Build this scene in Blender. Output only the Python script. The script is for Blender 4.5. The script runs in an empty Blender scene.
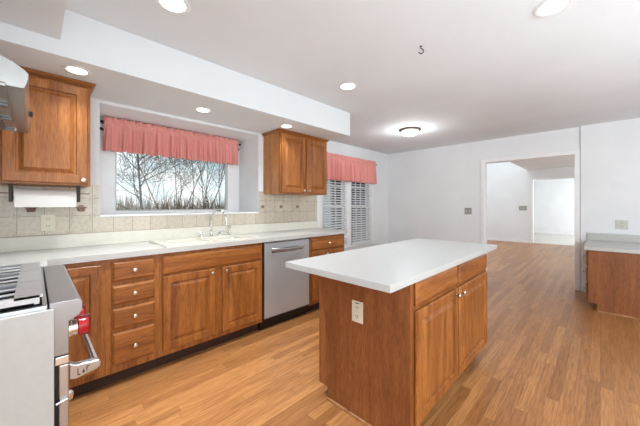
import bpy, math, random
from mathutils import Vector, Matrix
R = math.radians
SC = bpy.context.scene
COL = SC.collection

# ------------------------------------------------------------------ camera
F, HOR, YAW, CH = 283.085, 205.22, 44.7436, 1.2358
cam_data = bpy.data.cameras.new('camera')
cam_data.sensor_width = 36
cam_data.lens = F / 640 * 36
cam_data.clip_start = 0.02
cam_data.clip_end = 300
cam_data.shift_y = -(213 - HOR) / 640      # architectural shift: verticals stay vertical
cam = bpy.data.objects.new('camera', cam_data)
COL.objects.link(cam)
cam.location = (0, 0, CH)
cam.rotation_euler = (R(90), 0, R(YAW) - R(90))
SC.camera = cam

# ------------------------------------------------------------------ world (bright overcast sky)
w = bpy.data.worlds.new('overcast_sky'); SC.world = w; w.use_nodes = True
nt = w.node_tree; nt.nodes.clear()
out = nt.nodes.new('ShaderNodeOutputWorld'); bg = nt.nodes.new('ShaderNodeBackground')
tc = nt.nodes.new('ShaderNodeTexCoord'); mp = nt.nodes.new('ShaderNodeMapping'); mp.inputs['Scale'].default_value = (2, 2, 6)
nz = nt.nodes.new('ShaderNodeTexNoise'); nz.inputs['Scale'].default_value = 2.2; nz.inputs['Detail'].default_value = 5
cr = nt.nodes.new('ShaderNodeValToRGB')
cr.color_ramp.elements[0].position = .38; cr.color_ramp.elements[0].color = (.62, .80, .88, 1)
cr.color_ramp.elements[1].position = .62; cr.color_ramp.elements[1].color = (.93, .97, .98, 1)
bg.inputs['Strength'].default_value = 1.1
nt.links.new(tc.outputs['Generated'], mp.inputs[0]); nt.links.new(mp.outputs[0], nz.inputs[0])
nt.links.new(nz.outputs[0], cr.inputs[0]); nt.links.new(cr.outputs[0], bg.inputs[0]); nt.links.new(bg.outputs[0], out.inputs[0])

# ------------------------------------------------------------------ fill lights and lamps
def area(name, loc, rot, sx, sy, power, col=(1, 1, 1), shape='RECTANGLE'):
    l = bpy.data.lights.new(name, 'AREA'); l.shape = shape; l.size = sx; l.size_y = sy
    l.energy = power; l.color = col
    o = bpy.data.objects.new(name, l); COL.objects.link(o); o.location = loc; o.rotation_euler = rot
    return o
# added fill lights, out of view behind the camera and in the rooms beyond
area('rear_fill', (.9, -3.1, 1.6), (R(90), 0, 0), 3.6, 1.4, 30, (.90, .96, 1))  # added fill towards the cabinet fronts, no glazed door here
area('left_fill', (-.58, -1.75, 1.5), (R(90), 0, R(-90)), 2.2, 1.5, 62, (.86, .94, 1))  # added fill for far wall and island end, no window here
area('ceiling_bounce_fill', (1.5, -1.5, .6), (R(180), 0, 0), 4.0, 2.2, 58, (.80, .91, 1))   # added fill aimed up so the ceiling throws soft light back
area('room_beyond_fill', (8.6, -1.9, 1.3), (R(90), 0, 0), 3.5, 2.0, 55, (.88, .95, 1))  # added fill inside the room beyond the doorway
area('carpet_room_fill', (13.5, -1.3, 1.4), (R(90), 0, 0), 3.0, 1.8, 75, (1, 1, 1))  # added fill inside the carpeted room
area('stair_fill', (8.5, 2.6, 4.9), (0, 0, 0), 3.0, 1.4, 60, (.92, .96, 1))  # added fill hung in the two-storey opening
LAMP_W, SOFFIT_W, DOME_W = 8.0, 1.5, 8.5
SC.view_settings.view_transform = 'Standard'
SC.view_settings.look = 'None'
SC.view_settings.exposure = 0.30
SC.view_settings.gamma = 1.0
SC.view_settings.use_curve_mapping = False

# ------------------------------------------------------------------ helpers: materials
def lin(c):
    return tuple((x / 255 / 12.92) if x / 255 <= .04045 else ((x / 255 + .055) / 1.055) ** 2.4 for x in c) + (1,)

def mat(name, rgb, rough=.5, metal=0, spec=.5, var=0.0, vscale=8, bump=0, bscale=60, emit=None, es=0, trans=0, coat=0):
    m = bpy.data.materials.new(name); m.use_nodes = True
    n = m.node_tree; b = n.nodes['Principled BSDF']
    b.inputs['Roughness'].default_value = rough; b.inputs['Metallic'].default_value = metal
    b.inputs['Specular IOR Level'].default_value = spec
    b.inputs['Base Color'].default_value = lin(rgb)
    if trans: b.inputs['Transmission Weight'].default_value = trans
    if coat: b.inputs['Coat Weight'].default_value = coat
    t = n.nodes.new('ShaderNodeTexCoord')
    if var:
        z = n.nodes.new('ShaderNodeTexNoise'); z.inputs['Scale'].default_value = vscale; z.inputs['Detail'].default_value = 4
        c = n.nodes.new('ShaderNodeValToRGB')
        c.color_ramp.elements[0].position = .3; c.color_ramp.elements[1].position = .7
        c.color_ramp.elements[0].color = lin(tuple(x * (1 - var) for x in rgb)); c.color_ramp.elements[1].color = lin(tuple(min(255, x * (1 + var)) for x in rgb))
        n.links.new(t.outputs['Object'], z.inputs[0]); n.links.new(z.outputs[0], c.inputs[0]); n.links.new(c.outputs[0], b.inputs['Base Color'])
    if bump:
        z = n.nodes.new('ShaderNodeTexNoise'); z.inputs['Scale'].default_value = bscale; z.inputs['Detail'].default_value = 3
        bp = n.nodes.new('ShaderNodeBump'); bp.inputs['Strength'].default_value = bump; bp.inputs['Distance'].default_value = .002
        n.links.new(t.outputs['Object'], z.inputs[0]); n.links.new(z.outputs[0], bp.inputs['Height']); n.links.new(bp.outputs[0], b.inputs['Normal'])
    if emit:
        b.inputs['Emission Color'].default_value = lin(emit); b.inputs['Emission Strength'].default_value = es
    return m

def wood(name, dark, mid, light, axis='Z', rough=.38, fine=26):
    """oak grain stretched along one axis, a different cut for every object"""
    m = bpy.data.materials.new(name); m.use_nodes = True
    n = m.node_tree; L = n.links.new; b = n.nodes['Principled BSDF']
    t = n.nodes.new('ShaderNodeTexCoord'); oi = n.nodes.new('ShaderNodeObjectInfo')
    mul = n.nodes.new('ShaderNodeMath'); mul.operation = 'MULTIPLY'; mul.inputs[1].default_value = 37
    L(oi.outputs['Random'], mul.inputs[0])
    ad = n.nodes.new('ShaderNodeVectorMath'); ad.operation = 'ADD'; L(t.outputs['Object'], ad.inputs[0]); L(mul.outputs[0], ad.inputs[1])
    mp = n.nodes.new('ShaderNodeMapping'); s = {'X': (.09, 1, 1), 'Y': (1, .09, 1), 'Z': (1, 1, .09)}[axis]
    mp.inputs['Scale'].default_value = s; L(ad.outputs[0], mp.inputs[0])
    n1 = n.nodes.new('ShaderNodeTexNoise'); n1.inputs['Scale'].default_value = 14; n1.inputs['Detail'].default_value = 6; n1.inputs['Roughness'].default_value = .62; n1.inputs['Distortion'].default_value = .9
    n2 = n.nodes.new('ShaderNodeTexNoise'); n2.inputs['Scale'].default_value = fine * 7; n2.inputs['Detail'].default_value = 3
    L(mp.outputs[0], n1.inputs[0]); L(mp.outputs[0], n2.inputs[0])
    c = n.nodes.new('ShaderNodeValToRGB'); e = c.color_ramp.elements
    e[0].position = .3; e[0].color = lin(dark); e[1].position = .72; e[1].color = lin(light)
    q = c.color_ramp.elements.new(.5); q.color = lin(mid)
    L(n1.outputs[0], c.inputs[0])
    c2 = n.nodes.new('ShaderNodeValToRGB'); c2.color_ramp.elements[0].position = .36; c2.color_ramp.elements[1].position = .55
    c2.color_ramp.elements[0].color = (.62, .58, .54, 1); c2.color_ramp.elements[1].color = (1, 1, 1, 1)
    L(n2.outputs[0], c2.inputs[0])
    mx = n.nodes.new('ShaderNodeMix'); mx.data_type = 'RGBA'; mx.blend_type = 'MULTIPLY'; mx.inputs[0].default_value = .75
    L(c.outputs[0], mx.inputs[6]); L(c2.outputs[0], mx.inputs[7]); L(mx.outputs[2], b.inputs['Base Color'])
    b.inputs['Roughness'].default_value = rough; b.inputs['Specular IOR Level'].default_value = .4
    bp = n.nodes.new('ShaderNodeBump'); bp.inputs['Strength'].default_value = .12; bp.inputs['Distance'].default_value = .001
    L(n2.outputs[0], bp.inputs['Height']); L(bp.outputs[0], b.inputs['Normal'])
    return m

WD, WM, WL = (120, 68, 30), (158, 96, 44), (186, 120, 59)
M_V = wood('stained_oak_vertical_grain', WD, WM, WL, 'Z')
M_H = wood('stained_oak_horizontal_grain', WD, WM, WL, 'X')
M_END = wood('stained_oak_veneer_panel', (128, 76, 42), (146, 89, 50), (164, 103, 60), 'Z', .42, 34)
M_TOE = wood('shade_darkened_toe_kick_wood', (40, 24, 15), (56, 34, 21), (72, 44, 28), 'X', .6)  # dark brown wood, darkened further to imitate the shadow under the cabinets
M_SHOE = wood('shoe_moulding_wood', (150, 100, 66), (186, 134, 92), (206, 158, 114), 'X', .5)
M_IN = mat('cabinet_interior', (120, 84, 52), .7)
M_PAINT = mat('white_wall_paint', (236, 238, 239), .75, var=.012, vscale=2, bump=.08, bscale=220)
M_CEIL = mat('white_ceiling_paint', (232, 236, 239), .85, var=.012, vscale=1.5, bump=.12, bscale=160)
M_TRIM = mat('white_gloss_trim', (242, 242, 242), .35, var=.01)
M_CTR = mat('white_laminate', (192, 191, 186), .28, var=.012, vscale=40)
M_LEDGE = mat('cream_laminate', (222, 218, 204), .35, var=.015, vscale=25)
M_ISL = mat('white_speckled_island_laminate', (190, 191, 189), .3, var=.015, vscale=120)
M_STEEL = mat('brushed_stainless_steel', (196, 197, 199), .28, 1, var=.03, vscale=3)
M_STEELW = mat('satin_steel_door', (184, 188, 191), .34, .45, var=.03, vscale=3)
M_STEELD = mat('dark_stainless_steel', (120, 120, 122), .32, 1, var=.05, vscale=5)
M_CHROME = mat('polished_chrome', (225, 228, 232), .1, 1)
M_NICK = mat('satin_nickel', (214, 206, 192), .28, 1)
M_BLK = mat('black_enamel', (14, 14, 15), .3, var=.1)
M_IRON = mat('cast_iron_painted_sheen', (190, 190, 192), .32, .7, var=.03, vscale=60)  # black grates lightened: bright reflections are put into the colour
M_RED = mat('red_knob_enamel', (176, 22, 30), .25)
M_RED2 = mat('dark_red_knob_grip', (120, 16, 22), .35)
M_PORC = mat('white_sink_porcelain', (214, 209, 196), .15)
M_PLATE = mat('ivory_plastic', (226, 218, 198), .4)
M_PLATEG = mat('grey_metal_switch_plate', (172, 170, 162), .4, .5)
M_DARK = mat('dark_slot', (40, 36, 32), .6)
M_BROWN = mat('dark_brown_plastic', (58, 44, 34), .5)
M_PAPER = mat('white_paper_towel', (240, 238, 234), .95, bump=.4, bscale=140)
M_ROD = mat('dark_bronze_rod', (52, 42, 38), .45, .6)
M_BLIND = mat('white_blind_slat', (238, 238, 240), .5)
M_GLOW = mat('lamp_lens', (255, 255, 250), .4, emit=(255, 250, 240), es=6)
M_DOME = mat('dome_glass', (255, 252, 246), .4, emit=(255, 248, 236), es=2.2)
M_NICKD = mat('brushed_nickel_ring', (150, 148, 142), .35, 1)
M_CARPET = mat('pale_carpet', (206, 204, 198), .95, var=.03, vscale=30, bump=.5, bscale=300)
M_BARK = mat('grey_brown_bark', (88, 76, 66), .9, var=.15, vscale=3)
M_BARK2 = mat('pale_grey_bark', (116, 102, 88), .9, var=.15, vscale=3)
M_BRUSH = mat('dry_brown_twigs', (134, 116, 92), .95, var=.2, vscale=2)
M_GRASS = mat('winter_grass', (128, 122, 84), .95, var=.2, vscale=1.2)
M_SIDING = mat('grey_siding', (206, 211, 220), .8, var=.05)
M_ROOFM = mat('dark_roof_shingles', (66, 64, 66), .9, var=.1)

def glass_mat():
    m = bpy.data.materials.new('window_glass'); m.use_nodes = True
    n = m.node_tree; n.nodes.clear()
    o = n.nodes.new('ShaderNodeOutputMaterial'); mx = n.nodes.new('ShaderNodeMixShader')
    a = n.nodes.new('ShaderNodeBsdfTransparent'); g = n.nodes.new('ShaderNodeBsdfGlossy'); g.inputs['Roughness'].default_value = .02
    fr = n.nodes.new('ShaderNodeFresnel'); fr.inputs[0].default_value = 1.35
    n.links.new(fr.outputs[0], mx.inputs[0]); n.links.new(a.outputs[0], mx.inputs[1]); n.links.new(g.outputs[0], mx.inputs[2]); n.links.new(mx.outputs[0], o.inputs[0])
    return m
M_GLASS = glass_mat()

def fabric_mat():
    m = bpy.data.materials.new('red_white_check_fabric'); m.use_nodes = True
    n = m.node_tree; L = n.links.new; b = n.nodes['Principled BSDF']; b.inputs['Roughness'].default_value = .95; b.inputs['Specular IOR Level'].default_value = .1
    uv = n.nodes.new('ShaderNodeUVMap'); sp = n.nodes.new('ShaderNodeSeparateXYZ'); L(uv.outputs[0], sp.inputs[0])
    def band(s):
        a = n.nodes.new('ShaderNodeMath'); a.operation = 'MULTIPLY'; a.inputs[1].default_value = 100; L(s, a.inputs[0])
        f = n.nodes.new('ShaderNodeMath'); f.operation = 'FRACT'; L(a.outputs[0], f.inputs[0])
        g = n.nodes.new('ShaderNodeMath'); g.operation = 'GREATER_THAN'; g.inputs[1].default_value = .5; L(f.outputs[0], g.inputs[0]); return g.outputs[0]
    s = n.nodes.new('ShaderNodeMath'); s.operation = 'ADD'; L(band(sp.outputs[0]), s.inputs[0]); L(band(sp.outputs[1]), s.inputs[1])
    h = n.nodes.new('ShaderNodeMath'); h.operation = 'MULTIPLY'; h.inputs[1].default_value = .5; L(s.outputs[0], h.inputs[0])
    c = n.nodes.new('ShaderNodeValToRGB'); c.color_ramp.elements[0].color = lin((246, 194, 184)); c.color_ramp.elements[1].color = lin((214, 106, 100)); L(h.outputs[0], c.inputs[0])
    L(c.outputs[0], b.inputs['Base Color'])
    return m
M_FAB = fabric_mat()

def floor_mat(name):
    """strip oak: boards 57 mm wide running along x, each with its own tone"""
    m = bpy.data.materials.new(name); m.use_nodes = True
    n = m.node_tree; L = n.links.new; b = n.nodes['Principled BSDF']
    def MA(op, a, bb=None):
        q = n.nodes.new('ShaderNodeMath'); q.operation = op
        for i, v in enumerate((a, bb)):
            if v is None: continue
            if isinstance(v, (int, float)): q.inputs[i].default_value = v
            else: L(v, q.inputs[i])
        return q.outputs[0]
    t = n.nodes.new('ShaderNodeTexCoord'); sp = n.nodes.new('ShaderNodeSeparateXYZ'); L(t.outputs['Object'], sp.inputs[0])
    X, Y = sp.outputs[0], sp.outputs[1]
    row = MA('DIVIDE', Y, .0615); ri = MA('FLOOR', row); rf = MA('FRACT', row)
    w1 = n.nodes.new('ShaderNodeTexWhiteNoise'); w1.noise_dimensions = '1D'; L(ri, w1.inputs['W'])
    lx = MA('ADD', MA('DIVIDE', X, .95), MA('MULTIPLY', w1.outputs['Value'], 7)); li = MA('FLOOR', lx); lf = MA('FRACT', lx)
    cb = n.nodes.new('ShaderNodeCombineXYZ'); L(ri, cb.inputs[0]); L(li, cb.inputs[1])
    w2 = n.nodes.new('ShaderNodeTexWhiteNoise'); w2.noise_dimensions = '2D'; L(cb.outputs[0], w2.inputs['Vector'])
    c = n.nodes.new('ShaderNodeValToRGB'); e = c.color_ramp.elements
    e[0].position = 0; e[0].color = lin((164, 110, 62)); e[1].position = 1; e[1].color = lin((196, 139, 85))
    q = e.new(.45); q.color = lin((180, 124, 74)); L(w2.outputs['Value'], c.inputs[0])
    mp = n.nodes.new('ShaderNodeMapping'); mp.inputs['Scale'].default_value = (1.6, 26, 1)
    ad = n.nodes.new('ShaderNodeVectorMath'); ad.operation = 'ADD'; L(t.outputs['Object'], ad.inputs[0])
    sc = n.nodes.new('ShaderNodeVectorMath'); sc.operation = 'SCALE'; sc.inputs['Scale'].default_value = 9; L(w2.outputs['Color'], sc.inputs[0]); L(sc.outputs[0], ad.inputs[1])
    L(ad.outputs[0], mp.inputs[0])
    g = n.nodes.new('ShaderNodeTexNoise'); g.inputs['Scale'].default_value = 3.0; g.inputs['Detail'].default_value = 7; g.inputs['Distortion'].default_value = 1.2; L(mp.outputs[0], g.inputs[0])
    gr = n.nodes.new('ShaderNodeValToRGB'); gr.color_ramp.elements[0].position = .3; gr.color_ramp.elements[0].color = (.48, .42, .37, 1); gr.color_ramp.elements[1].position = .62; gr.color_ramp.elements[1].color = (1.05, 1.05, 1.05, 1); L(g.outputs[0], gr.inputs[0])
    mx = n.nodes.new('ShaderNodeMix'); mx.data_type = 'RGBA'; mx.blend_type = 'MULTIPLY'; mx.inputs[0].default_value = .75
    L(c.outputs[0], mx.inputs[6]); L(gr.outputs[0], mx.inputs[7])
    seam = MA('MAXIMUM', MA('LESS_THAN', rf, .03), MA('LESS_THAN', lf, .0022))
    mx2 = n.nodes.new('ShaderNodeMix'); mx2.data_type = 'RGBA'; L(MA('MULTIPLY', seam, .55), mx2.inputs[0]); L(mx.outputs[2], mx2.inputs[6]); mx2.inputs[7].default_value = lin((84, 50, 30))
    L(mx2.outputs[2], b.inputs['Base Color'])
    rr = n.nodes.new('ShaderNodeMapRange'); rr.inputs['To Min'].default_value = .26; rr.inputs['To Max'].default_value = .42; L(g.outputs[0], rr.inputs[0]); L(rr.outputs[0], b.inputs['Roughness'])
    b.inputs['Specular IOR Level'].default_value = .45
    bp = n.nodes.new('ShaderNodeBump'); bp.inputs['Strength'].default_value = .15; bp.inputs['Distance'].default_value = .001; bp.invert = True; L(seam, bp.inputs['Height']); L(bp.outputs[0], b.inputs['Normal'])
    return m
M_FLOOR = floor_mat('strip_oak_floor')

TX0, TZ0, TP = -.085, 1.018, .1365
def tile_mat():
    """beige square wall tiles with darker grout and small corner flowers"""
    m = bpy.data.materials.new('beige_wall_tiles'); m.use_nodes = True
    n = m.node_tree; L = n.links.new; b = n.nodes['Principled BSDF']
    def MA(op, a, bb=None):
        q = n.nodes.new('ShaderNodeMath'); q.operation = op
        for i, v in enumerate((a, bb)):
            if v is None: continue
            if isinstance(v, (int, float)): q.inputs[i].default_value = v
            else: L(v, q.inputs[i])
        return q.outputs[0]
    t = n.nodes.new('ShaderNodeTexCoord'); sp = n.nodes.new('ShaderNodeSeparateXYZ'); L(t.outputs['Object'], sp.inputs[0])
    X = MA('DIVIDE', MA('SUBTRACT', sp.outputs[0], TX0), TP); Z = MA('DIVIDE', MA('SUBTRACT', sp.outputs[2], TZ0), TP)
    fx = MA('FRACT', X); fz = MA('FRACT', Z)
    dx = MA('MINIMUM', fx, MA('SUBTRACT', 1, fx)); dz = MA('MINIMUM', fz, MA('SUBTRACT', 1, fz))
    grout = MA('LESS_THAN', MA('MINIMUM', dx, dz), .014)
    # flowers sit just inside each tile corner
    ex = MA('SUBTRACT', dx, .10); ez = MA('SUBTRACT', dz, .085)
    rad = MA('SQRT', MA('ADD', MA('MULTIPLY', ex, ex), MA('MULTIPLY', ez, ez)))
    dot = MA('LESS_THAN', rad, .036)
    cb = n.nodes.new('ShaderNodeCombineXYZ'); L(MA('FLOOR', X), cb.inputs[0]); L(MA('FLOOR', Z), cb.inputs[1])
    wn = n.nodes.new('ShaderNodeTexWhiteNoise'); wn.noise_dimensions = '2D'; L(cb.outputs[0], wn.inputs['Vector'])
    c = n.nodes.new('ShaderNodeValToRGB'); c.color_ramp.elements[0].color = lin((198, 189, 172)); c.color_ramp.elements[1].color = lin((212, 202, 184)); L(wn.outputs['Value'], c.inputs[0])
    n1 = n.nodes.new('ShaderNodeTexNoise'); n1.inputs['Scale'].default_value = 45; n1.inputs['Detail'].default_value = 4; L(t.outputs['Object'], n1.inputs[0])
    cc = n.nodes.new('ShaderNodeValToRGB'); cc.color_ramp.elements[0].position = .35; cc.color_ramp.elements[0].color = (.88, .87, .85, 1); cc.color_ramp.elements[1].position = .6; cc.color_ramp.elements[1].color = (1, 1, 1, 1); L(n1.outputs[0], cc.inputs[0])
    mx = n.nodes.new('ShaderNodeMix'); mx.data_type = 'RGBA'; mx.blend_type = 'MULTIPLY'; mx.inputs[0].default_value = 1; L(c.outputs[0], mx.inputs[6]); L(cc.outputs[0], mx.inputs[7])
    m2 = n.nodes.new('ShaderNodeMix'); m2.data_type = 'RGBA'; L(MA('MULTIPLY', dot, .42), m2.inputs[0]); L(mx.outputs[2], m2.inputs[6]); m2.inputs[7].default_value = lin((120, 96, 84))
    m3 = n.nodes.new('ShaderNodeMix'); m3.data_type = 'RGBA'; L(grout, m3.inputs[0]); L(m2.outputs[2], m3.inputs[6]); m3.inputs[7].default_value = lin((158, 144, 126))
    L(m3.outputs[2], b.inputs['Base Color']); b.inputs['Roughness'].default_value = .3
    bp = n.nodes.new('ShaderNodeBump'); bp.invert = True; bp.inputs['Strength'].default_value = .4; bp.inputs['Distance'].default_value = .002; L(grout, bp.inputs['Height']); L(bp.outputs[0], b.inputs['Normal'])
    return m
M_TILE = tile_mat()

# ------------------------------------------------------------------ helpers: meshes
class MB:
    """collects shapes (world coordinates), builds ONE mesh object"""
    def __init__(s): s.v = []; s.f = []; s.uv = None
    def add(s, vs, fs):
        k = len(s.v); s.v += [tuple(v) for v in vs]; s.f += [tuple(i + k for i in f) for f in fs]; return s
    def box(s, x0, x1, y0, y1, z0, z1):
        x0, x1 = sorted((x0, x1)); y0, y1 = sorted((y0, y1)); z0, z1 = sorted((z0, z1))
        return s.add([(x0, y0, z0), (x1, y0, z0), (x1, y1, z0), (x0, y1, z0), (x0, y0, z1), (x1, y0, z1), (x1, y1, z1), (x0, y1, z1)],
                     [(3, 2, 1, 0), (4, 5, 6, 7), (0, 1, 5, 4), (1, 2, 6, 5), (2, 3, 7, 6), (3, 0, 4, 7)])
    def rings(s, rs, close0=True, close1=True):
        n = len(rs[0]); vs = [p for r in rs for p in r]; fs = []
        for i in range(len(rs) - 1):
            for j in range(n):
                a = i * n + j; b = i * n + (j + 1) % n; fs.append((a, b, b + n, a + n))
        if close0: fs.append(tuple(range(n - 1, -1, -1)))
        if close1: fs.append(tuple((len(rs) - 1) * n + j for j in range(n)))
        return s.add(vs, fs)
    def prism(s, poly, axis, a, b):
        """poly in the two other axes, extruded along axis"""
        def P(p, t):
            return {'x': (t, p[0], p[1]), 'y': (p[0], t, p[1]), 'z': (p[0], p[1], t)}[axis]
        return s.rings([[P(p, a) for p in poly], [P(p, b) for p in poly]])
    def tube(s, pts, r, n=10, caps=True):
        pts = [Vector(p) for p in pts]; rs = []; up = None
        for i, p in enumerate(pts):
            d = (pts[min(i + 1, len(pts) - 1)] - pts[max(i - 1, 0)]).normalized()
            if up is None: up = Vector((0, 0, 1)) if abs(d.z) < .9 else Vector((1, 0, 0))
            a = d.cross(up).normalized(); b2 = a.cross(d).normalized(); up = b2
            rr = r[i] if isinstance(r, (list, tuple)) else r
            rs.append([tuple(p + (a * math.cos(2 * math.pi * k / n) + b2 * math.sin(2 * math.pi * k / n)) * rr) for k in range(n)])
        return s.rings(rs, caps, caps)
    def lathe(s, prof, c, axis='z', sign=1, n=20):
        """prof: list of (radius, distance along axis)"""
        rs = []
        for r, h in prof:
            ring = []
            for k in range(n):
                a = 2 * math.pi * k / n; u, v = r * math.cos(a), r * math.sin(a)
                if axis == 'z': ring.append((c[0] + u, c[1] + v, c[2] + sign * h))
                elif axis == 'y': ring.append((c[0] + u, c[1] + sign * h, c[2] + v))
                else: ring.append((c[0] + sign * h, c[1] + u, c[2] + v))
            rs.append(ring)
        return s.rings(rs)
    def build(s, name, m, parent=None, smooth=False, bevel=0, kind=None, origin=None):
        import bmesh
        me = bpy.data.meshes.new(name)
        o = bpy.data.objects.new(name, me); COL.objects.link(o)
        base = Vector((0, 0, 0))
        if parent is not None:
            base = WB[parent.name]
        elif origin is not None: base = Vector(origin); 
        me.from_pydata([tuple(Vector(v) - base) for v in s.v], [], s.f)
        if s.uv:
            ul = me.uv_layers.new(name='UVMap')
            for lp in me.loops: ul.data[lp.index].uv = s.uv[lp.vertex_index]
        bm = bmesh.new(); bm.from_mesh(me); bmesh.ops.recalc_face_normals(bm, faces=bm.faces); bm.to_mesh(me); bm.free()
        me.materials.append(m)
        if smooth:
            for p in me.polygons: p.use_smooth = True
            md = o.modifiers.new('edges', 'EDGE_SPLIT'); md.split_angle = R(40)
        if bevel:
            md = o.modifiers.new('bevel', 'BEVEL'); md.width = bevel; md.segments = 2; md.limit_method = 'ANGLE'; md.angle_limit = R(40)
        if parent is not None: o.parent = parent
        else: o.location = base
        WB[o.name] = base.copy()
        if kind: o['kind'] = kind
        return o
WB = {}
def thing(name, loc, label, cat, group=None):
    o = bpy.data.objects.new(name, None); COL.objects.link(o); o.empty_display_size = .05
    o.location = loc; WB[o.name] = Vector(loc)
    return tag(o, label, cat, group)
def tag(o, label, cat, group=None):
    o['label'] = label; o['category'] = cat
    if group: o['group'] = group
    return o
def struct(name, mb, m, **k): return mb.build(name, m, kind='structure', **k)
def copy_thing(o, loc, label=None, parent=None):
    c = o.copy(); COL.objects.link(c)
    if parent is None: c.location = loc; WB[c.name] = Vector(loc)
    else: c.parent = parent
    if label: c['label'] = label
    for ch in list(o.children): copy_thing(ch, None, None, c)
    return c
def wall_panel(mb, axis, a0, a1, t0, t1, z0, z1, holes=()):
    """wall running along axis from a0 to a1, thickness t0..t1, rectangular holes (h0,h1,zb,zt)"""
    def B(p, q, zb, zt):
        if q - p < 1e-4 or zt - zb < 1e-4: return
        if axis == 'x': mb.box(p, q, t0, t1, zb, zt)
        else: mb.box(t0, t1, p, q, zb, zt)
    cur = a0
    for h0, h1, zb, zt in sorted(holes):
        B(cur, h0, z0, z1); B(h0, h1, z0, zb); B(h0, h1, zt, z1); cur = h1
    B(cur, a1, z0, z1)
    return mb

# ------------------------------------------------------------------ the room
CZ = 2.37                    # ceiling
XL, YW, YE = -.61, 2.88, 3.37    # range wall, sink wall, outside wall (inner face)
XEND = 2.84                  # end of the sink wall
XF = 5.55                    # far wall
YR = -3.2
SZ = 2.09                    # soffit underside
struct('floor', MB().box(XL - .1, 11.5, YR - .1, 3.9, -.1, 0), M_FLOOR)
struct('floor_carpet', MB().box(11.5, 15.7, -1.6, 3.9, -.1, 0.006), M_CARPET)
struct('ceiling', MB().box(XL - .1, XF + .12, YR - .1, YE + .12, CZ, CZ + .1), M_CEIL)
struct('soffit', MB().box(.104, 2.742, 2.194, YW + .01, SZ, CZ - .001).box(XL, .104, 2.194, YW + .01, SZ, CZ - .001), M_CEIL)
struct('soffit_lowered_ceiling', MB().box(XL, .104, -1.2, 2.194, 2.18, CZ - .001), M_CEIL)
struct('wall_left', wall_panel(MB(), 'y', YR, YE, XL - .1, XL, 0, CZ), M_PAINT)
# sink wall: thick wall with a deep window recess
RX0, RX1, RZ0, RZ1 = .372, 1.87, 1.145, 2.065
struct('wall_sink_side', wall_panel(MB(), 'x', XL, XEND, YW, YE, 0, CZ, [(RX0, RX1, RZ0, RZ1)]), M_PAINT)
G1 = (.551, 1.709, 1.178, 1.96)
W2L = (3.47, 4.03); W2R = (4.23, 4.79); WZ = (.50, 1.96)
struct('wall_back', wall_panel(MB(), 'x', XL, XF + .1, YE, YE + .12, 0, CZ,
       [(G1[0] - .05, G1[1] + .05, G1[2] - .04, G1[3] + .05), (W2L[0] - .05, W2R[1] + .05, WZ[0] - .05, WZ[1] + .05)]), M_PAINT)
DY0, DY1, DZ = .265, 1.444, 1.98
struct('wall_far', wall_panel(MB(), 'y', .212, YE, XF, XF + .12, 0, CZ, [(DY0, DY1, 0, DZ)]).box(XF - .03, XF + .12, YR, .205, 0, CZ), M_PAINT)
struct('wall_right', wall_panel(MB(), 'x', XL, XF, YR - .1, YR, 0, CZ), M_PAINT)
# doorway casing
c = MB(); cw = .055
c.box(XF - .02, XF + .14, DY1 - .004, DY1 + cw, 0, DZ + cw); c.box(XF - .02, XF + .14, DY0 - cw, DY0 + .004, 0, DZ + cw); c.box(XF - .02, XF + .14, DY0, DY1, DZ - .004, DZ + cw)
struct('trim_1', c, M_TRIM, bevel=.004)
struct('baseboard_far', MB().box(XF - .015, XF - .0005, DY1 + cw, YE - .001, 0, .09), M_TRIM, bevel=.004)
struct('baseboard_back', MB().box(XEND, XF - .015, YE - .015, YE - .0005, 0, .09), M_TRIM, bevel=.004)
# room beyond the doorway, with a two-storey opening on its left, and the carpeted room after it
XB = 11.4
struct('ceiling_beyond', MB().box(XF + .12, XB, -2.1, 1.73, 2.40, 2.9), M_CEIL)
struct('ceiling_upper', MB().box(XF + .1, XB + .1, 1.6, 3.7, 5.0, 5.1), M_CEIL)
struct('wall_beyond', wall_panel(MB(), 'y', -2.1, 3.7, XB, XB + .1, 0, 5, [(.55, 1.56, 0, 2.06)]), M_PAINT)
struct('wall_beyond_left', MB().box(XF, XB + .1, 3.6, 3.7, 0, 5), M_PAINT)
struct('wall_beyond_upper', MB().box(XF + .12, XF + .22, 1.73, 3.7, 2.37, 5), M_PAINT)
struct('wall_beyond_right', MB().box(XF + .1, XB + .1, -2.2, -2.1, 0, 2.6), M_PAINT)
c = MB(); c.box(XB - .02, XB + .12, 1.555, 1.62, 0, 2.12); c.box(XB - .02, XB + .12, .49, .555, 0, 2.12); c.box(XB - .02, XB + .12, .55, 1.56, 2.055, 2.12)
struct('trim_2', c, M_TRIM, bevel=.004)
struct('baseboard_beyond', MB().box(XB - .015, XB - .0005, 1.62, 3.6, 0, .09), M_TRIM)
struct('wall_last', MB().box(15.6, 15.7, -1.6, 3.7, 0, 2.45), M_PAINT)
struct('wall_last_left', MB().box(11.5, 15.7, 3.6, 3.7, 0, 2.45), M_PAINT)
struct('wall_last_right', MB().box(11.5, 15.7, -1.6, -1.5, 0, 2.45), M_PAINT)
struct('ceiling_last', MB().box(11.5, 15.7, -1.6, 3.7, 2.42, 2.5), M_CEIL)
struct('baseboard_last', MB().box(15.585, 15.599, -1.5, 3.6, .006, .1), M_TRIM)

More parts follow.
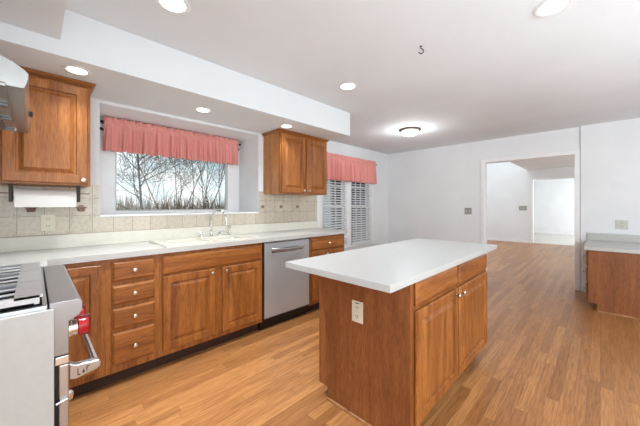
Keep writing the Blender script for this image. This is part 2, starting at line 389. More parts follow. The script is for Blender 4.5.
# window over the sink
fm = MB(); x0, x1, z0, z1 = G1
wall_panel(fm, 'x', RX0 + .002, RX1 - .002, YE - .05, YE + .03, RZ0 + .001, 2.0, [(x0, x1, z0, z1)])
wf = struct('window_1', fm, M_TRIM, bevel=.003)
wall_panel(MB(), 'x', x0 - .01, x1 + .01, YE - .02, YE + .005, z0 - .01, z1 + .01, [(x0 + .012, x1 - .012, z0 + .012, z1 - .012)]).build('sash', mat('grey_sash_gasket', (196, 198, 200), .5), wf)
MB().box(x0, x1, YE - .004, YE - .001, z0, z1).build('glass_pane', M_GLASS, wf)
MB().box(RX0 + .001, RX1 - .001, YW - .012, YE - .05, RZ0 - .004, RZ0 + .012).build('window_sill', M_TRIM, wf, bevel=.003)

# double window of the breakfast corner
fm = MB()
wall_panel(fm, 'x', 3.30, 4.96, YE - .022, YE + .06, WZ[0] - .03, WZ[1] + .08, [(W2L[0], W2L[1], WZ[0], WZ[1]), (W2R[0], W2R[1], WZ[0], WZ[1])])
fm.box(3.26, 5.0, YE - .06, YE - .0005, WZ[0] - .05, WZ[0] - .03)
wf = struct('window_2', fm, M_TRIM, bevel=.003)
for a, b in (W2L, W2R):
    for zb, zt, yy in ((WZ[0], 1.235, YE + .012), (1.205, WZ[1], YE + .03)):
        s_ = wall_panel(MB(), 'x', a, b, yy, yy + .025, zb, zt, [(a + .035, b - .035, zb + .035, zt - .035)]).build('sash', M_TRIM, wf)
        g = MB()
        for k in (1, 2): xx = a + .035 + (b - a - .07) * k / 3; g.box(xx - .009, xx + .009, yy + .005, yy + .02, zb + .035, zt - .035)
        zz = (zb + zt) / 2; g.box(a + .035, b - .035, yy + .005, yy + .02, zz - .009, zz + .009)
        g.build('muntin_bars', M_TRIM, s_)
        MB().box(a + .035, b - .035, yy + .011, yy + .014, zb + .035, zt - .035).build('glass_pane', M_GLASS, s_)
# tiles
tb = MB()
t0, t1 = YW - .007, YW - .0005
tb.box(XL + .001, RX0 - .004, t0, t1, 1.0, 1.40); tb.box(RX0 - .004, RX1 + .004, t0, t1, 1.0, RZ0 - .006); tb.box(RX1 + .004, XEND - .001, t0, t1, 1.0, 1.40)
tile = struct('tile_backsplash', tb, M_TILE)
# small painted kitchen pictures on some tiles
M_PIC = mat('brown_tile_painting', (112, 82, 58), .4, var=.3, vscale=60); M_PIC2 = mat('olive_tile_painting', (122, 104, 66), .4, var=.35, vscale=70)
def pot(cx, cz, s, m):
    b = MB(); y = t0
    pr = [(-.030, .012), (-.036, .016), (-.036, .006), (-.028, .004), (-.024, -.020), (-.014, -.026), (.014, -.026), (.024, -.020), (.028, .004), (.036, .006), (.036, .016), (.030, .012)]
    b.prism([(cx + p[0] * s, cz + p[1] * s) for p in pr], 'y', y - .0012, y)
    b.prism([(cx + (-.026) * s, cz + .015 * s), (cx + .026 * s, cz + .015 * s), (cx + .012 * s, cz + .026 * s), (cx - .012 * s, cz + .026 * s)], 'y', y - .0012, y)
    b.build('painted_pot', m, tile)
def pan(cx, cz, s, m):
    b = MB(); y = t0
    n = 14; b.prism([(cx - .025 * s + .022 * s * math.cos(2 * math.pi * k / n), cz + .009 * s * math.sin(2 * math.pi * k / n)) for k in range(n)], 'y', y - .0012, y)
    b.box(cx - .006 * s, cx + .055 * s, y - .0012, y, cz - .003 * s, cz + .004 * s)
    b.build('painted_pan', m, tile)
TC = lambda i, j: (TX0 + (i + .5) * TP, TZ0 + (j + .5) * TP)
for i in (0, 2): pot(TC(i, 1)[0], TC(i, 1)[1] - .012, .95, M_PIC)
pan(TC(-1, 2)[0], TC(-1, 2)[1] - .04, 1.1, M_PIC); pan(TC(2, 2)[0], TC(2, 2)[1] - .035, 1, M_PIC)
for i in (14, 16, 18): pot(TC(i, 1)[0] + .03, TC(i, 1)[1] - .005, .75, M_PIC2)

# ------------------------------------------------------------------ cabinet parts
def knob(x, y, z, parent, sign=-1, ax='y'):
    return MB().lathe([(.006, 0), (.005, .010), (.007, .013), (.0145, .018), (.0155, .023), (.012, .028), (.004, .030)], (x, y, z), ax, sign, 16).build('knob', M_NICK, parent, smooth=True)
def front(name, x0, x1, z0, z1, yf, parent, m, panel=True, t=.019, sign=-1, knob_at=None, fw=.052):
    """raised-panel door (or bevelled drawer front); yf = plane of the face frame, the door projects towards sign*y"""
    if panel: prof = [(.006, 0), (.006, .006), (0, .007), (0, t - .004), (.005, t), (fw, t), (fw + .004, t - .011), (fw + .013, t - .011), (fw + .036, t - .001)]
    else: prof = [(.006, 0), (.006, .006), (0, .007), (0, t - .008), (.006, t - .005), (.014, t)]
    rs = [[(x0 + i, yf + sign * d, z0 + i), (x1 - i, yf + sign * d, z0 + i), (x1 - i, yf + sign * d, z1 - i), (x0 + i, yf + sign * d, z1 - i)] for i, d in prof]
    o = MB().rings(rs).build(name, m, parent)
    if knob_at: knob(knob_at[0], yf + sign * t, knob_at[1], o, sign)
    return o
YF = 2.338                    # face-frame plane of the base cabinets
def base_body(x0, x1, parent, y0=YF, y1=YW - .002, top=.874, toe=.10):
    MB().box(x0, x1, y0, y0 + .02, toe, top).build('face_frame', M_V, parent)
    MB().box(x0, x1, y0 + .02, y1, toe, top).build('body', M_V, parent)
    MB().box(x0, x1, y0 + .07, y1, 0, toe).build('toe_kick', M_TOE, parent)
def base_cab(x0, x1, label):
    return thing('base_cabinet', ((x0 + x1) / 2, YF + .25, 0), label, 'cabinet', None)

# corner cabinet between range and drawers
c = base_cab(.04, .335, 'oak corner base cabinet with one raised panel door beside the range')
base_body(.04, .335, c)
front('door', .06, .305, .15, .845, YF, c, M_V)
# drawer cabinet
c = base_cab(.335, .65, 'oak base cabinet with a stack of four drawers left of the sink cabinet')
base_body(.3355, .65, c)
for zb, zt in ((.717, .853), (.560, .690), (.396, .534), (.152, .370)):
    front('drawer', .366, .624, zb, zt, YF, c, M_H, False, knob_at=(.495, (zb + zt) / 2))
# sink cabinet
c = base_cab(.65, 1.56, 'wide oak sink base cabinet with two doors under the double sink')
# hollow carcass so that the bowls have room
MB().box(.6505, 1.56, YF, YF + .02, .10, .874).build('face_frame', M_V, c)
MB().box(.6505, .668, YF + .02, YW - .002, .10, .874).box(1.542, 1.56, YF + .02, YW - .002, .10, .874).box(.668, 1.542, YF + .02, YW - .002, .10, .118).build('body', M_V, c)
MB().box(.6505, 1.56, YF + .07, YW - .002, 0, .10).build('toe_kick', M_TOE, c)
front('false_drawer_front', .676, 1.546, .712, .853, YF, c, M_H, False)
front('door', .676, 1.081, .14, .700, YF, c, M_V, knob_at=(1.052, .668))
front('door', 1.146, 1.546, .14, .700, YF, c, M_V, knob_at=(1.176, .668))
# narrow cabinet right of the dishwasher
c = base_cab(2.19, 2.80, 'oak base cabinet right of the dishwasher at the end of the run')
base_body(2.185, 2.80, c)
front('drawer', 2.215, 2.755, .717, .853, YF, c, M_H, False, knob_at=(2.485, .785))
front('door', 2.215, 2.48, .14, .700, YF, c, M_V, knob_at=(2.45, .66)); front('door', 2.49, 2.755, .14, .700, YF, c, M_V)

# dishwasher
d = thing('dishwasher', (1.87, 2.6, 0), 'stainless steel dishwasher with pocket bar handle under the worktop', 'dishwasher')
MB().box(1.566, 2.180, YF + .03, YW - .01, .10, .872).build('tub', M_STEELD, d)
MB().box(1.566, 2.180, YF + .05, YW - .01, 0, .10).build('toe_panel', M_BLK, d)
MB().box(1.580, 2.172, YF - .016, YF + .03, .125, .862).build('door', M_STEELW, d, bevel=.006)
MB().box(1.566, 1.578, YF - .002, YF + .03, .10, .872).build('gasket', M_BLK, d)
hb = MB(); pts = [(1.66 + .42 * i / 16, YF - .022 - .030 * math.sin(math.pi * i / 16) ** .5, .790 - .012 * math.sin(math.pi * i / 16)) for i in range(17)]
rs = []
for p in pts: rs.append([(p[0], p[1], p[2] - .016), (p[0], p[1] - .009, p[2] - .008), (p[0], p[1] - .009, p[2] + .010), (p[0], p[1], p[2] + .018), (p[0], p[1] + .006, p[2])])
hb.rings(rs).build('handle', M_STEEL, d, smooth=True)
MB().box(1.66, 2.08, YF - .020, YF - .0155, .760, .800).build('handle_recess', M_STEELD, d)
# ------------------------------------------------------------------ worktops
HX0, HX1, HY0, HY1 = .735, 1.495, 2.375, 2.745
ct = MB(); a, b = .877, .915; YC = 2.309
ct.box(XL + .002, HX0, YC, YW - .002, a, b); ct.box(HX1, 2.835, YC, YW - .002, a, b)
ct.box(HX0, HX1, YC, HY0, a, b); ct.box(HX0, HX1, HY1, YW - .002, a, b); ct.box(XL + .002, .05, 2.07, YC, a, b)
wt = ct.build('worktop', M_CTR); tag(wt, 'white laminate worktop running under the kitchen window with a cream upstand', 'worktop')
MB().box(XL + .022, 2.835, YW - .022, YW - .0075, b, 1.015).build('upstand', M_LEDGE, wt, bevel=.003)
MB().box(XL + .002, XL + .022, 2.07, YW - .022, b, 1.015).build('upstand', M_LEDGE, wt, bevel=.003)
ep = MB().box(XL + .002, .0445, 1.246, 1.2665, 0, .900).build('end_panel', M_CTR, bevel=.001)
tag(ep, 'tall white laminate end panel standing against the near side of the range', 'panel')
c = thing('base_cabinet', (-.3, 2.4, 0), 'blind corner cabinet behind the range under the worktop', 'cabinet')
MB().box(XL + .002, .005, 2.085, 2.32, .10, .876).box(XL + .002, .035, 2.32, YW - .004, .10, .876).build('body', M_V, c)
MB().box(XL + .002, -.07, 2.085, YW - .004, 0, .10).build('toe_kick', M_TOE, c)

# sink: one drop-in casting with two bowls
def bowl(mb, x0, x1, y0, y1, zt, depth):
    def rr(i, z, rad):
        pts = []
        for cx, cy, a0 in ((x1 - i - rad, y1 - i - rad, 0), (x0 + i + rad, y1 - i - rad, 90), (x0 + i + rad, y0 + i + rad, 180), (x1 - i - rad, y0 + i + rad, 270)):
            for k in range(5): aa = R(a0 + 22.5 * k); pts.append((cx + rad * math.cos(aa), cy + rad * math.sin(aa), z))
        return pts
    return [rr(0, zt, .05), rr(.008, zt - .01, .048), rr(.012, zt - depth * .8, .045), rr(.04, zt - depth, .04)], rr
sk = MB()
SX0, SX1, SY0, SY1 = .705, 1.525, 2.345, 2.795
zt = .926
# deck with the two openings
wall = [(.765, 1.115), (1.15, 1.47)]
by0, by1 = 2.395, 2.725
sk.box(SX0, wall[0][0], SY0, SY1, .9155, zt); sk.box(wall[1][1], SX1, SY0, SY1, .9155, zt); sk.box(wall[0][1], wall[1][0], by0, by1, .9155, zt)
sk.box(wall[0][0], wall[1][1], SY0, by0, .9155, zt); sk.box(wall[0][0], wall[1][1], by1, SY1, .9155, zt)
snk = sk.build('sink', M_PORC); tag(snk, 'white double bowl drop-in sink set in the worktop under the window', 'sink')
for x0, x1 in wall:
    rs, _ = bowl(None, x0 - .002, x1 + .002, by0 - .002, by1 + .002, zt - .001, .17)
    bb = MB(); bb.rings(rs, False, True); o = bb.build('bowl', M_PORC, snk, smooth=True); o.modifiers.new('wall', 'SOLIDIFY').thickness = .004
    MB().lathe([(.035, 0), (.038, .003), (.03, .004), (.01, .002)], ((x0 + x1) / 2, (by0 + by1) / 2, zt - .171), 'z', 1).build('drain', M_CHROME, snk, smooth=True)
# faucet
fx, fy, fz = 1.27, 2.825, .9155
fa = thing('faucet', (fx, fy, fz), 'chrome gooseneck faucet with two side handles behind the sink', 'faucet')
MB().lathe([(.026, 0), (.027, .006), (.018, .014), (.015, .03), (.019, .045), (.013, .06), (.0085, .07)], (fx, fy, fz), 'z').build('base', M_CHROME, fa, smooth=True)
pts = [(fx, fy, fz + .06), (fx, fy, fz + .12), (fx, fy, fz + .17)]
ar = .088; dv = Vector((.5, -.86, 0)).normalized()
for k in range(1, 13):
    aa = math.pi * k / 12 * 1.02
    q = Vector((fx, fy, fz + .17)) + dv * (ar * (1 - math.cos(aa))) + Vector((0, 0, ar * 1.1 * math.sin(aa))); pts.append(tuple(q))
q = Vector(pts[-1]); pts.append((q.x, q.y, q.z - .02))
MB().tube(pts, .0085, 12).build('spout', M_CHROME, fa, smooth=True)
MB().lathe([(.011, 0), (.011, .02), (.009, .024)], (q.x, q.y, q.z - .04), 'z').build('aerator', M_CHROME, fa, smooth=True)
for s in (-1, 1):
    hx = fx + s * .095
    h = MB().lathe([(.022, 0), (.023, .006), (.013, .012), (.011, .032), (.016, .042), (.012, .05), (.004, .053)], (hx, fy, fz), 'z').build('handle', M_CHROME, fa, smooth=True)
    MB().tube([(hx, fy, fz + .046), (hx + s * .02, fy, fz + .052), (hx + s * .045, fy, fz + .05)], [.006, .005, .007], 10).build('lever', M_CHROME, h, smooth=True)
sp_ = thing('soap_sprayer', (1.47, 2.825, fz), 'small chrome side sprayer standing right of the faucet', 'sprayer')
MB().lathe([(.022, 0), (.023, .006), (.014, .015), (.012, .035)], (1.47, 2.825, fz), 'z').build('base', M_CHROME, sp_, smooth=True)
MB().lathe([(.010, .035), (.013, .05), (.013, .075)], (1.47, 2.825, fz), 'z').build('grip', M_PLATE, sp_, smooth=True)
MB().lathe([(.013, .075), (.020, .085), (.021, .098), (.012, .106), (.003, .108)], (1.47, 2.825, fz), 'z').build('head', M_CHROME, sp_, smooth=True)

# ------------------------------------------------------------------ upper cabinets
YU = 2.55
def crown(x0, x1, yf, y1, parent, left=True, right=True):
    b = MB(); n = [(0, 2.058), (.008, 2.062), (.014, 2.070), (.026, 2.080), (.030, 2.087)]
    rs = [[(x0 - (d if left else 0), yf - d, z), (x1 + (d if right else 0), yf - d, z), (x1 + (d if right else 0), y1, z), (x0 - (d if left else 0), y1, z)] for d, z in n]
    b.rings(rs).build('crown', M_H, parent)
u = thing('wall_cabinet', (2.31, 2.7, 1.37), 'oak wall cabinet with two raised panel doors right of the sink window', 'cabinet')
MB().box(1.935, 2.695, YU, YU + .02, 1.37, 2.068).build('face_frame', M_V, u)
MB().box(1.935, 2.695, YU + .02, YW - .008, 1.37, 2.068).build('body', wood('light_oak_cabinet_side', (168, 108, 58), (190, 128, 74), (206, 146, 90), 'Z', .4), u)
crown(1.935, 2.695, YU, YW - .009, u)
front('door', 1.948, 2.300, 1.382, 2.045, YU, u, M_V, knob_at=(2.272, 1.412)); front('door', 2.330, 2.682, 1.382, 2.045, YU, u, M_V, knob_at=(2.358, 1.412))
u = thing('wall_cabinet', (-.1, 2.7, 1.37), 'oak wall cabinet left of the sink window behind the range hood', 'cabinet')
MB().box(XL + .002, .278, YU, YU + .02, 1.37, 2.068).build('face_frame', M_V, u)
MB().box(XL + .002, .278, YU + .02, YW - .008, 1.37, 2.068).build('body', M_V, u)
crown(XL + .002, .278, YU, YW - .009, u, left=False)
front('door', -.14, .262, 1.382, 2.045, YU, u, M_V, knob_at=(.236, 1.41), fw=.058); front('door', -.57, -.17, 1.382, 2.045, YU, u, M_V)

# paper towel roll under the left wall cabinet
ty, tz = 2.66, 1.285
h = thing('towel_holder', (.07, ty, 1.369), 'dark brown paper towel holder screwed under the left wall cabinet', 'holder')
for x in (-.105, .222):
    MB().prism([(ty - .02, tz - .028), (ty + .02, tz - .028), (ty + .03, 1.3685), (ty - .03, 1.3685)], 'x', x - .009, x + .009).build('bracket', M_BROWN, h, bevel=.003)
MB().tube([(-.096, ty, tz), (.213, ty, tz)], .008).build('spindle', M_BROWN, h, smooth=True)
rs = MB(); n = 28
def ringr(r, x): return [(x, ty + r * math.cos(2 * math.pi * k / n), tz + r * math.sin(2 * math.pi * k / n)) for k in range(n)]
rs.rings([ringr(.019, -.09), ringr(.056, -.09), ringr(.058, -.086), ringr(.058, .204), ringr(.056, .208), ringr(.019, .208), ringr(.019, -.09)], False, False)
rs.box(-.088, .206, ty - .060, ty - .0585, tz - .062, tz)
tag(rs.build('paper_towel_roll', M_PAPER, smooth=True), 'white paper towel roll hanging under the left wall cabinet', 'paper towel')

# ------------------------------------------------------------------ range
RY0, RY1 = 1.268, 2.062
r = thing('range', (-.27, 1.665, 0), 'stainless steel gas range with red knobs and black grates', 'range')
MB().box(XL + .02, .032, RY0, RY1, .10, .895).build('body', M_STEELD, r)
MB().box(XL + .02, -.04, RY0 + .01, RY1 - .01, .0, .10).build('kick_plate', M_BLK, r)
MB().box(XL + .02, .030, RY0, RY1, .896, .912).build('cooktop', M_STEEL, r, bevel=.003)
MB().box(XL + .03, .018, RY0 + .022, RY1 - .022, .9122, .916).build('burner_tray', mat('matt_black_tray', (10, 10, 10), .85, spec=.1), r)
# control panel (bullnose): profile in x,z
cp = [(.034, .916), (.106, .916), (.114, .911), (.117, .900), (.117, .876), (.108, .862), (.082, .846), (.082, .738), (.034, .738)]
MB().prism(cp, 'y', RY0, RY1).build('control_panel', mat('brushed_panel_steel', (164, 165, 167), .34, .9), r, bevel=.002)
MB().box(.046, .083, RY0 + .001, RY1 - .001, .706, .734).build('vent_trim', M_CHROME, r, bevel=.003)
MB().box(.036, .056, RY0 + .004, RY1 - .004, .12, .704).build('door_liner', M_BLK, r)
MB().box(.0565, .082, RY0 + .001, RY1 - .001, .18, .704).build('oven_door', M_STEEL, r, bevel=.003)
MB().box(.0565, .076, RY0 + .003, RY1 - .003, .10, .172).build('lower_panel', M_STEEL, r, bevel=.003)
def cyl(mb, c, d, prof, n=18):
    d = Vector(d).normalized(); a_ = d.cross(Vector((0, 1, 0))).normalized(); b_ = Vector((0, 1, 0))
    mb.rings([[tuple(Vector(c) + d * hh + (a_ * math.cos(2 * math.pi * k / n) + b_ * math.sin(2 * math.pi * k / n)) * rr_) for k in range(n)] for rr_, hh in prof])
    return mb
for i in range(6):
    yy = RY0 + .060 + i * .133; cc = Vector((.083, yy, .803))
    cyl(MB(), cc, (1, 0, 0), [(.031, 0), (.031, .008), (.027, .010), (.027, .024)]).build('knob_bezel', M_CHROME, r, smooth=True)
    k_ = cyl(MB(), cc + Vector((.025, 0, 0)), (1, 0, 0), [(.026, 0), (.030, .002), (.030, .024), (.027, .030)]).build('knob', M_RED, r, smooth=True)
    MB().box(cc.x + .030, cc.x + .060, yy - .007, yy + .007, cc.z - .034, cc.z + .037).build('knob_grip', M_RED2, k_, bevel=.002)
# oven handle
hx, hz = .156, .668
MB().tube([(hx, RY0 + .02, hz), (hx, RY1 - .02, hz)], .0145, 14).build('door_handle', M_CHROME, r, smooth=True)
for yy in (RY0 + .006, RY1 - .036):
    br = MB(); br.prism([(.0825, .702), (.0825, .645), (.10, .640), (.156, .652), (.168, .660), (.170, .674), (.160, .684), (.10, .690)], 'y', yy, yy + .030)
    b_ = br.build('handle_bracket', M_STEEL, r, bevel=.004)
    mk = MB(); mk.box(.104, .1065, yy - .0006, yy + .001, .652, .676).box(.1065, .112, yy - .0006, yy + .001, .652, .6555); mk.build('badge_mark', M_DARK, b_)
    mk = MB().prism([(.116, .656), (.120, .670), (.124, .656)], 'y', yy - .0006, yy + .001); mk.build('badge_mark', M_DARK, b_)
    mk = MB().box(.128, .1305, yy - .0006, yy + .001, .658, .676).box(.1305, .137, yy - .0006, yy + .001, .673, .676); mk.build('badge_mark', M_DARK, b_)
# lower door hinge pin
MB().tube([(.050, RY0 - .006, .585), (.078, RY0 - .006, .592)], [.005, .005], 10).tube([(.083, RY0 + .012, .578), (.083, RY0 + .012, .590), (.083, RY0 + .012, .602), (.083, RY0 + .012, .610)], [.009, .012, .012, .005], 12).build('hinge_pin', M_CHROME, r, smooth=True)
# grates
for gi in range(3):
    gy0 = RY0 + .022 + gi * .250; gy1 = gy0 + .246
    g = MB()
    g.box(-.50, .012, gy0, gy0 + .014, .922, .946); g.box(-.50, .012, gy1 - .014, gy1, .936, .946); g.box(-.50, -.488, gy0, gy1, .918, .946)
    g.box(-.045, .020, gy0, gy1, .938, .947)
    for k in range(1, 3):
        yy = gy0 + .246 * k / 3
        pts_ = [(-.49 + .45 * q / 10, yy + .012 * math.sin(math.pi * q / 5), .941) for q in range(11)]
        g.tube(pts_, .006, 6)
    g.box(-.256, -.244, gy0, gy1, .936, .942)
    for q in ((-.49, gy0 + .01), (-.49, gy1 - .01), (.005, gy0 + .01), (.005, gy1 - .01)): g.box(q[0] - .006, q[0] + .006, q[1] - .006, q[1] + .006, .9165, .938)
    g.build('grate', M_IRON, r)
    for xx in (-.13, -.37):
        MB().lathe([(.05, 0), (.05, .006), (.038, .01), (.03, .014), (.01, .015)], (xx, (gy0 + gy1) / 2, .9165), 'z').build('burner_cap', M_BLK, r, smooth=True)
# ------------------------------------------------------------------ range hood
h = thing('range_hood', (-.3, 1.66, 1.6), 'stainless steel canopy range hood on the left wall over the range', 'range hood')
HY0_, HY1_ = 1.27, 2.06
M_HOOD = mat('dull_stainless_hood', (158, 157, 154), .26, .95, var=.06, vscale=4)
MB().prism([(XL + .002, 1.60), (XL + .002, 1.90), (-.40, 1.84), (-.045, 1.672), (-.021, 1.655), (-.013, 1.645), (-.014, 1.630), (-.021, 1.602), (-.027, 1.598), (-.060, 1.598), (-.062, 1.606), (-.59, 1.606), (-.59, 1.599)], 'y', HY0_, HY1_).build('canopy', M_HOOD, h)
MB().box(-.585, -.062, HY0_ + .012, HY0_ + .03, 1.598, 1.606).build('rim', M_HOOD, h)
MB().box(-.585, -.062, HY1_ - .03, HY1_ - .012, 1.598, 1.606).build('rim', M_HOOD, h)
for k in range(3):
    a_ = HY0_ + .035 + k * .242; fl = MB().box(-.580, -.070, a_, a_ + .008, 1.597, 1.605).box(-.580, -.070, a_ + .228, a_ + .236, 1.597, 1.605)
    for j in range(6): fl.box(-.575 + j * .084, -.575 + j * .084 + .055, a_ + .008, a_ + .228, 1.598, 1.603)
    fl.build('baffle_filter', M_STEELD, h)
MB().box(XL + .002, -.30, 1.5, 1.83, 1.875, 2.178).build('duct_cover', M_STEEL, h)
for k in range(2): MB().lathe([(.006, 0), (.006, .008), (.003, .01)], (-.0145, 1.72 + k * .05, 1.628), 'x', 1, 10).build('button', M_BLK, h, smooth=True)

# ------------------------------------------------------------------ island
IX0, IX1, IY0, IY1, IZ = 1.062, 2.80, .632, 1.346, .8955
BX0, BX1, BY0, BY1 = 1.317, 2.618, .672, 1.312
top = MB().box(IX0, IX1, IY0, IY1, IZ - .034, IZ).build('island_worktop', M_ISL, bevel=.002)
tag(top, 'large white speckled worktop on the kitchen island', 'worktop')
i_ = thing('island_cabinet', ((BX0 + BX1) / 2, .99, 0), 'oak kitchen island cabinet with two doors and two drawers', 'cabinet')
MB().box(BX0 + .019, BX1, BY0, BY0 + .02, .09, IZ - .0345).build('face_frame', M_V, i_)
MB().box(BX0 + .019, BX1, BY0 + .02, BY1, .09, IZ - .0345).build('body', M_V, i_)
MB().prism([(BY0 + .09, 0), (BY1 - .075, 0), (BY1 - .075, .08), (BY1, .08), (BY1, IZ - .0345), (BY0, IZ - .0345), (BY0, .08), (BY0 + .09, .08)], 'x', BX0, BX0 + .0185).build('end_panel', M_END, i_)
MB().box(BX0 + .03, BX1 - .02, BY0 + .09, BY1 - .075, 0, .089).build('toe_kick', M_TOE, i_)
MB().box(BX0 - .012, BX0 - .0005, BY0 + .05, BY1 - .075, 0, .018).build('shoe_moulding', M_SHOE, i_, bevel=.004)
xm = 1.942
for x0, x1, kx in ((1.352, xm - .012, xm - .045), (xm + .012, 2.590, xm + .045)):
    front('drawer', x0, x1, .722, .845, BY0, i_, M_H, False)
    front('door', x0, x1, .118, .700, BY0, i_, M_V, knob_at=(kx, .662))
def outlet(name, label, c, normal, m, kind='duplex', w=.074, hh=.118, horiz=False):
    """normal '-x', '-y'"""
    o = thing(name, c, label, 'outlet' if kind == 'duplex' else 'switch')
    def B(mb, a0, a1, z0, z1, d0, d1):
        if normal == '-x': mb.box(c[0] - d1, c[0] - d0, c[1] + a0, c[1] + a1, c[2] + z0, c[2] + z1)
        else: mb.box(c[0] + a0, c[0] + a1, c[1] - d1, c[1] - d0, c[2] + z0, c[2] + z1)
        return mb
    B(MB(), -w / 2, w / 2, -hh / 2, hh / 2, 0.0002, .006).build('plate', m, o, bevel=.002)
    if kind == 'duplex':
        for s in (-1, 1):
            q = B(MB(), -.017, .017, s * .026 - .014, s * .026 + .014, .006, .008).build('socket', m, o, bevel=.001)
            for t in (-.007, .007): B(MB(), t - .0017, t + .0017, s * .026 - .001, s * .026 + .008, .008, .0085).build('slot', M_DARK, q)
            B(MB(), -.002, .002, s * .026 - .010, s * .026 - .006, .008, .0085).build('slot', M_DARK, q)
    elif kind == 'switch':
        n = max(1, round(w / .06))
        for k in range(n):
            a_ = (k - (n - 1) / 2) * .046
            B(MB(), a_ - .005, a_ + .005, -.011, .011, .006, .014).build('toggle', M_TRIM, o, bevel=.001)
    return o
io = outlet('wall_outlet', 'ivory electrical outlet on the end panel of the island', (BX0, .998, .620), '-x', M_PLATE, w=.078, hh=.122)
MB().box(BX0 - .0066, BX0 - .006, .985, 1.011, .667, .672).build('label_strip', M_DARK, io)
outlet('wall_outlet', 'beige electrical outlet on the tiles below the paper towel roll', (.070, t0, 1.108), '-y', M_PLATE, w=.075, hh=.118)
# ------------------------------------------------------------------ desk in the far right corner
DX0, DYF, DH = 4.60, .105, .748
dk = thing('desk_cabinet', (5.0, -.2, 0), 'low oak desk cabinet with side drawers against the far wall', 'cabinet')
MB().prism([(DYF - .075, 0), (-.58, 0), (-.58, DH - .0385), (DYF, DH - .0385), (DYF, .09), (DYF - .075, .09)], 'x', DX0, DX0 + .0185).build('end_panel', M_END, dk)
MB().box(DX0 + .019, XF - .032, -.58, DYF, .09, DH - .0385).build('body', M_V, dk)
MB().box(DX0 + .019, XF - .032, -.58, DYF - .075, 0, .089).build('toe_kick', M_TOE, dk)
MB().box(DX0 - .012, DX0 - .0005, -.58, DYF - .075, 0, .018).build('shoe_moulding', M_SHOE, dk, bevel=.004)
for zb, zt in ((.11, .31), (.325, .50), (.515, .69)):
    front('drawer', DX0 + .03, 5.40, zb, zt, DYF, dk, M_H, False, sign=1, knob_at=(4.72, (zb + zt) / 2 + .02))
dt = MB().box(DX0 - .03, XF - .032, -.60, DYF + .035, DH - .038, DH).build('desk_worktop', M_CTR, bevel=.003)
tag(dt, 'white laminate desk top on the low cabinet at the far wall', 'worktop')
MB().box(XF - .050, XF - .0315, -.60, DYF + .035, DH, DH + .10).build('upstand', M_CTR, dt, bevel=.003)
XW = XF - .03
outlet('wall_outlet', 'small grey outlet plate above the desk on the far wall', (XW, -.2, .975), '-x', M_PLATEG, w=.115, hh=.118)
o = thing('wall_plate', (XW, -.19, 1.488), 'blank white cover plate high on the wall above the desk', 'wall plate')
for k in (-.045, .045): MB().box(XW - .005, XW - .0003, -.19 + k - .036, -.19 + k + .036, 1.43, 1.545).build('plate', M_PAINT, o, bevel=.002)
outlet('light_switch', 'grey switch plate on the far wall left of the doorway', (XF, 1.71, 1.13), '-x', M_PLATEG, 'switch', w=.118, hh=.118)
outlet('light_switch', 'grey switch plate on the wall of the room beyond the doorway', (XB, 1.83, 1.14), '-x', M_PLATEG, 'switch', w=.22, hh=.15)

# ------------------------------------------------------------------ curtains
def valance(name, label, x0, x1, yc, zr, zb, header, depth=.046, seed=1, rods=()):
    rnd = random.Random(seed); nx = int((x1 - x0) * 330); rows = []
    ph = [rnd.uniform(0, 6.28) for _ in range(8)]
    fr = [rnd.uniform(.8, 1.2) * q for q in (34, 61, 96, 143, 22, 210)]
    def fold(x, t):
        warp = x + .012 * math.sin(17 * x + ph[6]) + .006 * math.sin(43 * x + ph[7])
        s = .5 * math.sin(fr[0] * 2 * warp + ph[0] + .3 * t) + .35 * math.sin(fr[1] * 2 * warp + ph[1] - .5 * t) + .25 * math.sin(fr[2] * 2 * warp + ph[2])
        return s
    levels = []
    for k in range(4): levels.append((zr + .022 + header * (1 - k / 4), .65 - .12 * k, -.4))       # ruffle above the rod
    levels.append((zr + .019, .12, 0)); levels.append((zr + .008, .1, .02)); levels.append((zr - .008, .1, .02)); levels.append((zr - .019, .12, 0))
    for k in range(1, 12): levels.append((zr - .019 - (zr - .019 - zb) * k / 11, .25 + .75 * (k / 11) ** .7, k / 11))
    b = MB(); b.uv = []
    W = nx + 1
    for z, amp, t in levels:
        pocket = .011 if abs(z - zr) < .012 else 0
        for i in range(W):
            x = x0 + (x1 - x0) * i / nx; f = fold(x, max(t, 0))
            zz = z
            if t == -.4 and z > zr + .02 + header * .6: zz += .006 * math.sin(90 * x + ph[3]) + .004 * math.sin(171 * x + ph[4])
            if z <= zb + 1e-4: zz += .004 * math.sin(50 * x + ph[5]) + .006 * f * .5
            flare = 1 if t <= 0 else 1 + .02 * t
            b.v.append(((x - (x0 + x1) / 2) * flare + (x0 + x1) / 2, yc - .013 - pocket - depth * amp * f * (.9 if t > 0 else .6), zz)); b.uv.append((x * 1.7, zz))
    for r_ in range(len(levels) - 1):
        for i in range(nx): a_ = r_ * W + i; b.f.append((a_, a_ + 1, a_ + 1 + W, a_ + W))
    o = b.build(name, M_FAB, smooth=True)
    for md in list(o.modifiers): o.modifiers.remove(md)
    o.modifiers.new('cloth', 'SOLIDIFY').thickness = .0015
    tag(o, label, 'valance'); return o
